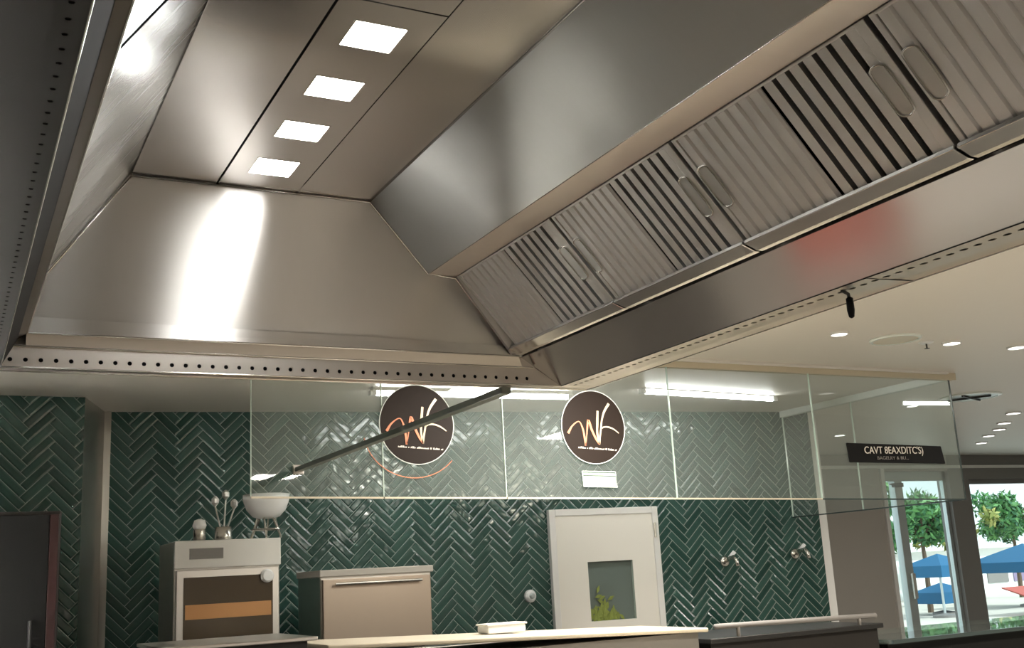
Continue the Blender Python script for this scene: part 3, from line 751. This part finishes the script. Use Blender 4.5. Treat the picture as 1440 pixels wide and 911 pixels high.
# things on top of the oven
t = thing('mixing_bowl', 'bright white bowl raised on a wire stand above the oven', 'bowl', (1.69, 6.55, 1.79))
bm = B(); lathe(bm, [(.05, 1.905), (.08, 1.915), (.115, 1.955), (.135, 2.01), (.138, 2.045), (.13, 2.045), (.11, 1.97), (.05, 1.925)], (1.70, 6.5, 0), 32); finish('bowl', bm, 'white_plastic', t, smooth=True)
bm = B()
for k in range(6):
    a = k*math.pi/3; tube(bm, [(1.70+.05*math.cos(a), 6.5+.05*math.sin(a), 1.915), (1.70+.10*math.cos(a+.3), 6.5+.09*math.sin(a+.3), 1.79)], .006)
tube(bm, [(1.70+.085*math.cos(a*math.pi/8), 6.5+.08*math.sin(a*math.pi/8), 1.84) for a in range(17)], .005)
finish('stand', bm, 'seam', t)
t = thing('utensil_jar', 'chrome jar of kitchen tools leaning beside the white bowl', 'jar', (1.52, 6.6, 1.785))
bm = B(); lathe(bm, [(.05, 0), (.055, .01), (.05, .09), (.046, .09)], (1.50, 6.74, 1.785), 24); finish('jar', bm, 'seam', t, smooth=True)
for dx, dy, L in ((-.05, .0, .2), (.02, .03, .24), (.06, -.02, .18)):
    bm = B(); b0 = Vector((1.50, 6.74, 1.80)); e = b0+Vector((dx, dy, L)); tube(bm, [b0, e], .005); lathe(bm, [(.006, 0), (.022, .02), (.022, .045), (.006, .06)], e, 10); finish('utensil', bm, 'steel_filter', t)
t = thing('salt_shaker', 'small pale round shaker at the outer corner of the oven top', 'shaker', (1.3, 6.5, 1.785))
bm = B(); lathe(bm, [(.03, 0), (.036, .01), (.036, .06), (.03, .07)], (1.31, 6.5, 1.785), 20); finish('body', bm, 'seam', t, smooth=True)
bm = B(); lathe(bm, [(.032, 0), (.04, .02), (.03, .05), (.008, .058)], (1.31, 6.5, 1.853), 20); finish('cap', bm, 'white_plastic', t, smooth=True)
# dark cabinet
t = thing('upright_fridge', 'tall dark upright cabinet with a thin red edge, beside the steel column', 'fridge', (.1, 6.7, 0))
boxo('body', (-.35, 6.43, .08), (.56, 7.0, 1.97), 'fridge', t, .01)
d = boxo('door', (-.34, 6.40, .1), (.50, 6.43, 1.95), 'black', t, .004); boxo('edge_trim', (.50, 6.395, .1), (.545, 6.43, 1.95), 'red_trim', t, .003)
bm = B(); tube(bm, [(.42, 6.36, .9), (.42, 6.36, 1.4)], .01); tube(bm, [(.42, 6.36, .93), (.42, 6.4, .93)], .008); tube(bm, [(.42, 6.36, 1.37), (.42, 6.4, 1.37)], .008); finish('handle', bm, 'dark_metal', d, origin=t.location)
boxo('plinth', (-.33, 6.46, 0), (.54, 6.98, .08), 'black', t)
# wall fittings on the tiles
def fitting(name, label, cat, x, z, build):
    t = thing(name, label, cat, twp(x, z, 0)); build(t, x, z); return t
def sock(t, x, z):
    bm = B(); lathe(bm, [(.045, 0), (.045, -.02), (.03, -.035)], twp(x, z, 0), 24, 'y'); finish('body', bm, 'white_plastic', t)
    bm = B(); lathe(bm, [(.02, -.034), (.02, -.05), (.014, -.055)], twp(x, z, 0), 16, 'y'); finish('button', bm, 'frame_metal', t)
fitting('wall_dispenser', 'round pale knob fitting on the tiles beside the white door', 'fitting', 3.83, 1.34, sock)
def tap(t, x, z):
    p = twp(x, z, 0)
    bm = B(); lathe(bm, [(.04, 0), (.045, -.01), (.03, -.03)], p, 20, 'y'); finish('flange', bm, 'seam', t, smooth=True)
    bm = B(); tube(bm, [p+Vector((0, -.02, 0)), p+Vector((-.01, -.08, .02)), p+Vector((-.02, -.15, .03)), p+Vector((-.025, -.19, -.0)), p+Vector((-.025, -.195, -.04))], .016, 10); finish('spout', bm, 'seam', t, smooth=True)
    bm = B(); tube(bm, [p+Vector((0, -.06, .02)), p+Vector((.05, -.08, .07))], [.012, .016], 8); finish('lever', bm, 'white_plastic', t, smooth=True)
fitting('wall_tap', 'white and chrome wall tap on the dark tiles just past the white door', 'tap', 5.47, 1.51, tap)
fitting('wall_tap', 'chrome wall tap on the dark tiles close to the white corner', 'tap', 6.12, 1.54, tap)
# ------------------------------------------------------------ pass counter across the foreground
pc = thing('pass_counter', 'long cream topped serving counter along the bottom of the view', 'counter', (2.3, 4.7, 0))
bm = B(); solid(bm, [(1.40, 4.4, 1.243), (3.3, 4.4, 1.18), (3.3, 5.0, 1.18), (1.40, 5.0, 1.243)], (0, 0, .02)); finish('top', bm, 'cream_top', pc, bevel=.006)
boxo('front_panel', (1.43, 4.45, 0), (3.27, 4.95, 1.18), 'beam_grey', pc)
bx = thing('napkin_box', 'small white box standing on the cream counter before the green tiles', 'box', (2.33, 4.75, 1.25))
boxo('body', (2.265, 4.70, 1.2365), (2.465, 4.82, 1.272), 'white_plastic', bx, .008); boxo('lid', (2.26, 4.695, 1.272), (2.47, 4.825, 1.280), 'white_paint', bx, .003)
pr_ = thing('steel_prep_table', 'grey steel table top at the dark side of the counter, under the ovens', 'table', (1.1, 4.7, 0))
boxo('top', (.75, 4.4, 1.285), (1.36, 5.0, 1.30), 'steel_plain', pr_, .004); boxo('carcass', (.8, 4.45, 0), (1.33, 4.95, 1.285), 'fridge', pr_)
rl = thing('dark_rail_unit', 'dark low unit with a metal guard rail, past the cream counter', 'counter', (3.9, 4.7, 0))
boxo('carcass', (3.34, 4.45, 0), (4.44, 5.0, 1.12), 'fridge', rl); boxo('top', (3.32, 4.42, 1.12), (4.46, 5.02, 1.145), 'dark_metal', rl, .004)
bm = B(); tube(bm, [(3.36, 4.43, 1.20), (4.42, 4.43, 1.185)], .013, 8); tube(bm, [(3.5, 4.43, 1.14), (3.5, 4.43, 1.2)], .01); tube(bm, [(4.3, 4.43, 1.14), (4.3, 4.43, 1.19)], .01); finish('rail', bm, 'beam_grey', rl, smooth=True)
gc = thing('glass_display_counter', 'dark display counter with a green glass edge under the windows', 'counter', (5.3, 4.7, 0))
boxo('carcass', (4.50, 4.45, 0), (6.6, 5.05, 1.03), 'black', gc, .004); boxo('glass_top', (4.48, 4.40, 1.035), (6.62, 5.07, 1.055), 'acrylic', gc)
boxo('edge', (4.48, 4.385, 1.035), (6.62, 4.40, 1.055), 'dark_edge', gc)

# ------------------------------------------------------------ outdoors
struct(boxo('ground', (X0, Y1+.25, -.3), (60, 60, -.12), 'ground_out'))
def tree(name, label, x, y, zc, r, mat, nleaf, seed):
    rnd = random.Random(seed); t = thing(name, label, 'tree', (x, y, -.12), 'trees beyond the windows')
    bm = B(); tube(bm, [(x, y, -.12), (x+.05, y, zc*.5), (x, y, zc)], [.08, .06, .04], 8)
    for k in range(5):
        a = rnd.uniform(0, 6.28); tube(bm, [(x, y, zc-.5), (x+r*.6*math.cos(a), y+r*.6*math.sin(a), zc+r*rnd.uniform(0, .5))], [.05, .015], 6)
    finish('trunk', bm, 'bark', t)
    bm = B()
    cl = [(Vector((rnd.gauss(0, .5)*r, rnd.gauss(0, .5)*r, rnd.gauss(0, .35)*r)), rnd.uniform(.25, .45)*r) for _ in range(16)]
    for _ in range(nleaf):
        c, cr = rnd.choice(cl); d = Vector((rnd.gauss(0, 1), rnd.gauss(0, 1), rnd.gauss(0, 1))).normalized()
        q = Vector((x, y, zc)) + c + d*cr*rnd.uniform(.6, 1)
        u = Vector((rnd.gauss(0, 1), rnd.gauss(0, 1), rnd.gauss(0, 1))).normalized(); v = u.cross(d).normalized(); s = rnd.uniform(.05, .1)
        vs = [bm.verts.new(q+u*s*1.6), bm.verts.new(q+v*s*.6), bm.verts.new(q-u*s*1.6), bm.verts.new(q-v*s*.6)]; bm.faces.new(vs)
    finish('foliage', bm, mat, t)
tree('leafy_tree', 'green tree seen through the glazed doorway', 24.0, 22, 2.35, 1.0, 'leaf_green', 2600, 1)
tree('leafy_tree', 'lower green shrub like tree behind the doorway, under the larger crown', 26.0, 25.5, 1.6, .8, 'leaf_green', 1800, 2)
tree('leafy_tree', 'yellow green tree seen at the edge of the big window', 27.4, 24, 2.0, .8, 'leaf_yellow', 1800, 3)
tree('leafy_tree', 'dark green tree in the big window', 31.5, 25, 2.5, 1.1, 'leaf_green', 2600, 4)
tree('leafy_tree', 'narrow green tree beside the doorway stile', 24.3, 24.6, 1.1, .5, 'leaf_green', 1500, 5)
def parasol(label, x, y, z, w, mat):
    t = thing('parasol', label, 'parasol', (x, y, -.12), 'market parasols outside')
    bm = B(); h = w/2
    top = bm.verts.new((x, y, z+w*.22)); c = [bm.verts.new((x+a*h, y+b*h, z)) for a, b in ((-1, -1), (1, -1), (1, 1), (-1, 1))]
    lo = [bm.verts.new((q.co.x, q.co.y, z-.28)) for q in c]
    for i in range(4): bm.faces.new((top, c[i], c[(i+1) % 4])); bm.faces.new((c[i], lo[i], lo[(i+1) % 4], c[(i+1) % 4]))
    o = finish('canopy', bm, mat, t); sm = o.modifiers.new('t', 'SOLIDIFY'); sm.thickness = .01
    bm = B(); tube(bm, [(x, y, -.12), (x, y, z+w*.2)], .03, 8); finish('pole', bm, 'frame_metal', t)
    bm = B(); lathe(bm, [(.3, 0), (.3, .06), (.05, .1)], (x, y, -.12), 20); finish('base', bm, 'beam_grey', t)
parasol('blue parasol in the middle of the doorway view', 22.3, 20, 1.15, 1.3, 'blue_canvas')
parasol('lower blue parasol near the foot of the doorway', 23.4, 21, .45, 1.1, 'blue_canvas')
parasol('large blue parasol in the big window', 26.8, 21, 1.1, 2.2, 'blue_canvas')
# white kiosk with boards
k = thing('market_kiosk', 'white kiosk with dark picture boards beyond the parasols', 'kiosk', (32, 29, -.12))
boxo('body', (25, 28.5, -.12), (40, 31, 1.5), 'white_canvas', k); boxo('roof', (24.8, 28.2, 1.5), (40.2, 31.2, 1.62), 'white_canvas', k, .02)
for a, b, mm in ((34.2, 35.3, 'beam_grey'), (35.6, 36.5, 'purple_board'), (36.8, 37.9, 'blue_canvas')):
    boxo('board', (a, 28.46, .25), (b, 28.5, 1.15), mm, k)
aw = thing('red_awning', 'red awning low in the big window', 'awning', (24.5, 18.2, -.12))
poly_o('canopy', [(23.0, 18.0, .28), (26.0, 18.0, .28), (26.0, 18.8, .52), (23.0, 18.8, .52)], (0, 0, .03), 'red_canvas', aw)
bm = B()
for x in (23.1, 25.9): tube(bm, [(x, 18.1, -.12), (x, 18.1, .3)], .02)
finish('post', bm, 'frame_metal', aw)

# ------------------------------------------------------------ below and behind the camera: what the steel reflects
ci = thing('cooking_island', 'steel cooking island below the hood', 'counter', (1.1, 1.2, 0))
boxo('body', (.35, -.4, 0), (1.75, 2.9, .86), 'steel_plain', ci); boxo('top', (.32, -.43, .86), (1.78, 2.93, .9), 'steel_filter', ci, .004)
bb = thing('chopping_board', 'wooden chopping board on the cooking island', 'board', (1.0, 2.2, .9))
boxo('board', (.75, 1.9, .9), (1.4, 2.5, .925), 'board_wood', bb, .006)
sc = thing('service_counter', 'white service counter beside the cooking island', 'counter', (3, .8, 0))
boxo('top', (2.5, -1.5, 1.0), (3.3, 4.3, 1.04), 'cream_top', sc, .004); boxo('body', (2.55, -1.45, 0), (3.25, 4.25, 1.0), 'white_paint', sc)  # unseen top, lengthened to lighten what the ledge reflects

ks = thing('reflector_table', 'unseen white topped table added in the kitchen aisle as a reflector', 'table', (-.4, 5.4, 0))  # white surface added out of view to reflect light into the steel
boxo('top', (-.9, 4.95, .87), (.12, 6.33, .9), 'white_paint', ks, .004)
for x in (-.85, .07):
    for y in (5.0, 6.28): boxo('leg', (x-.02, y-.02, 0), (x+.02, y+.02, .87), 'steel_plain', ks)
rt = thing('reflected_tray', 'unseen red tray added on the cooking island for the valance to reflect', 'tray', (1.6, 2.65, .9))  # added out of view to bring red into the valance's reflection
bm = B(); box(bm, (1.42, 2.4, .9), (1.76, 2.9, .912)); finish('base', bm, 'red_cloth', rt, bevel=.003)
bm = B()
for a_, b_ in (((1.42, 2.4, .912), (1.76, 2.41, .93)), ((1.42, 2.89, .912), (1.76, 2.9, .93)), ((1.42, 2.41, .912), (1.43, 2.89, .93)), ((1.75, 2.41, .912), (1.76, 2.89, .93))): box(bm, a_, b_)
finish('rim', bm, 'red_cloth', rt)
# ------------------------------------------------------------ lights
def area(name, loc, size, power, col=(1, 1, 1), rot=(0, 0, 0), sy=None):
    d = bpy.data.lights.new(name, 'AREA'); d.energy = power; d.color = col; d.size = size
    if sy: d.shape = 'RECTANGLE'; d.size_y = sy
    o = bpy.data.objects.new(name, d); C.objects.link(o); o.location = loc; o.rotation_euler = rot
    return o
# unseen fill lamps added under the ceiling to brighten room and steel
area('fill_lamp', (5.0, 2.0, 2.69), .5, 85, (1, .9, .74))
area('fill_lamp', (3.2, -1.5, 2.69), .5, 70, (1, .94, .85))
area('fill_lamp', (9.0, 4.0, 2.69), .6, 90, (1, .95, .88))
area('fill_lamp', (3.0, 4.3, 2.66), .4, 60, (1, .94, .85))
al = area('fill_lamp', (-.4, 5.65, 2.69), .3, 50, (1, .98, .92)); al.data.spread = math.radians(48)  # narrow lamp added to light the reflecting table
sun = bpy.data.lights.new('sun', 'SUN'); sun.energy = 3; sun.angle = .02; so = bpy.data.objects.new('sun', sun); C.objects.link(so)
so.rotation_euler = (math.radians(50), 0, math.radians(30))
w = bpy.data.worlds.new('World'); bpy.context.scene.world = w; w.use_nodes = True
w.node_tree.nodes['Background'].inputs[0].default_value = (.86, .95, 1, 1); w.node_tree.nodes['Background'].inputs[1].default_value = 1.1

# ------------------------------------------------------------ camera
cam = bpy.data.cameras.new('camera'); co = bpy.data.objects.new('camera', cam); C.objects.link(co)
cam.sensor_fit = 'HORIZONTAL'; cam.sensor_width = 36; cam.lens = 36*1523.35/1440; cam.clip_start = .02
Rr = Vector((.889, -.455, -.054)); yaw, pitch, roll = .48531125, .22688549, -.05514437
cy, sy, cp, sp = math.cos(yaw), math.sin(yaw), math.cos(pitch), math.sin(pitch)
F = Vector((sy*cp, cy*cp, sp)); R = Vector((cy, -sy, 0)); U = R.cross(F)
c, s = math.cos(roll), math.sin(roll)
R2 = R*c + U*s; U2 = -R*s + U*c
co.matrix_world = Matrix(((R2.x, U2.x, -F.x, 0), (R2.y, U2.y, -F.y, 0), (R2.z, U2.z, -F.z, CAMZ), (0, 0, 0, 1)))
sc_ = bpy.context.scene; sc_.camera = co
sc_.view_settings.view_transform = 'Standard'; sc_.view_settings.look = 'None'; sc_.view_settings.gamma = 1
sc_.view_settings.use_curve_mapping = False; sc_.view_settings.exposure = .6
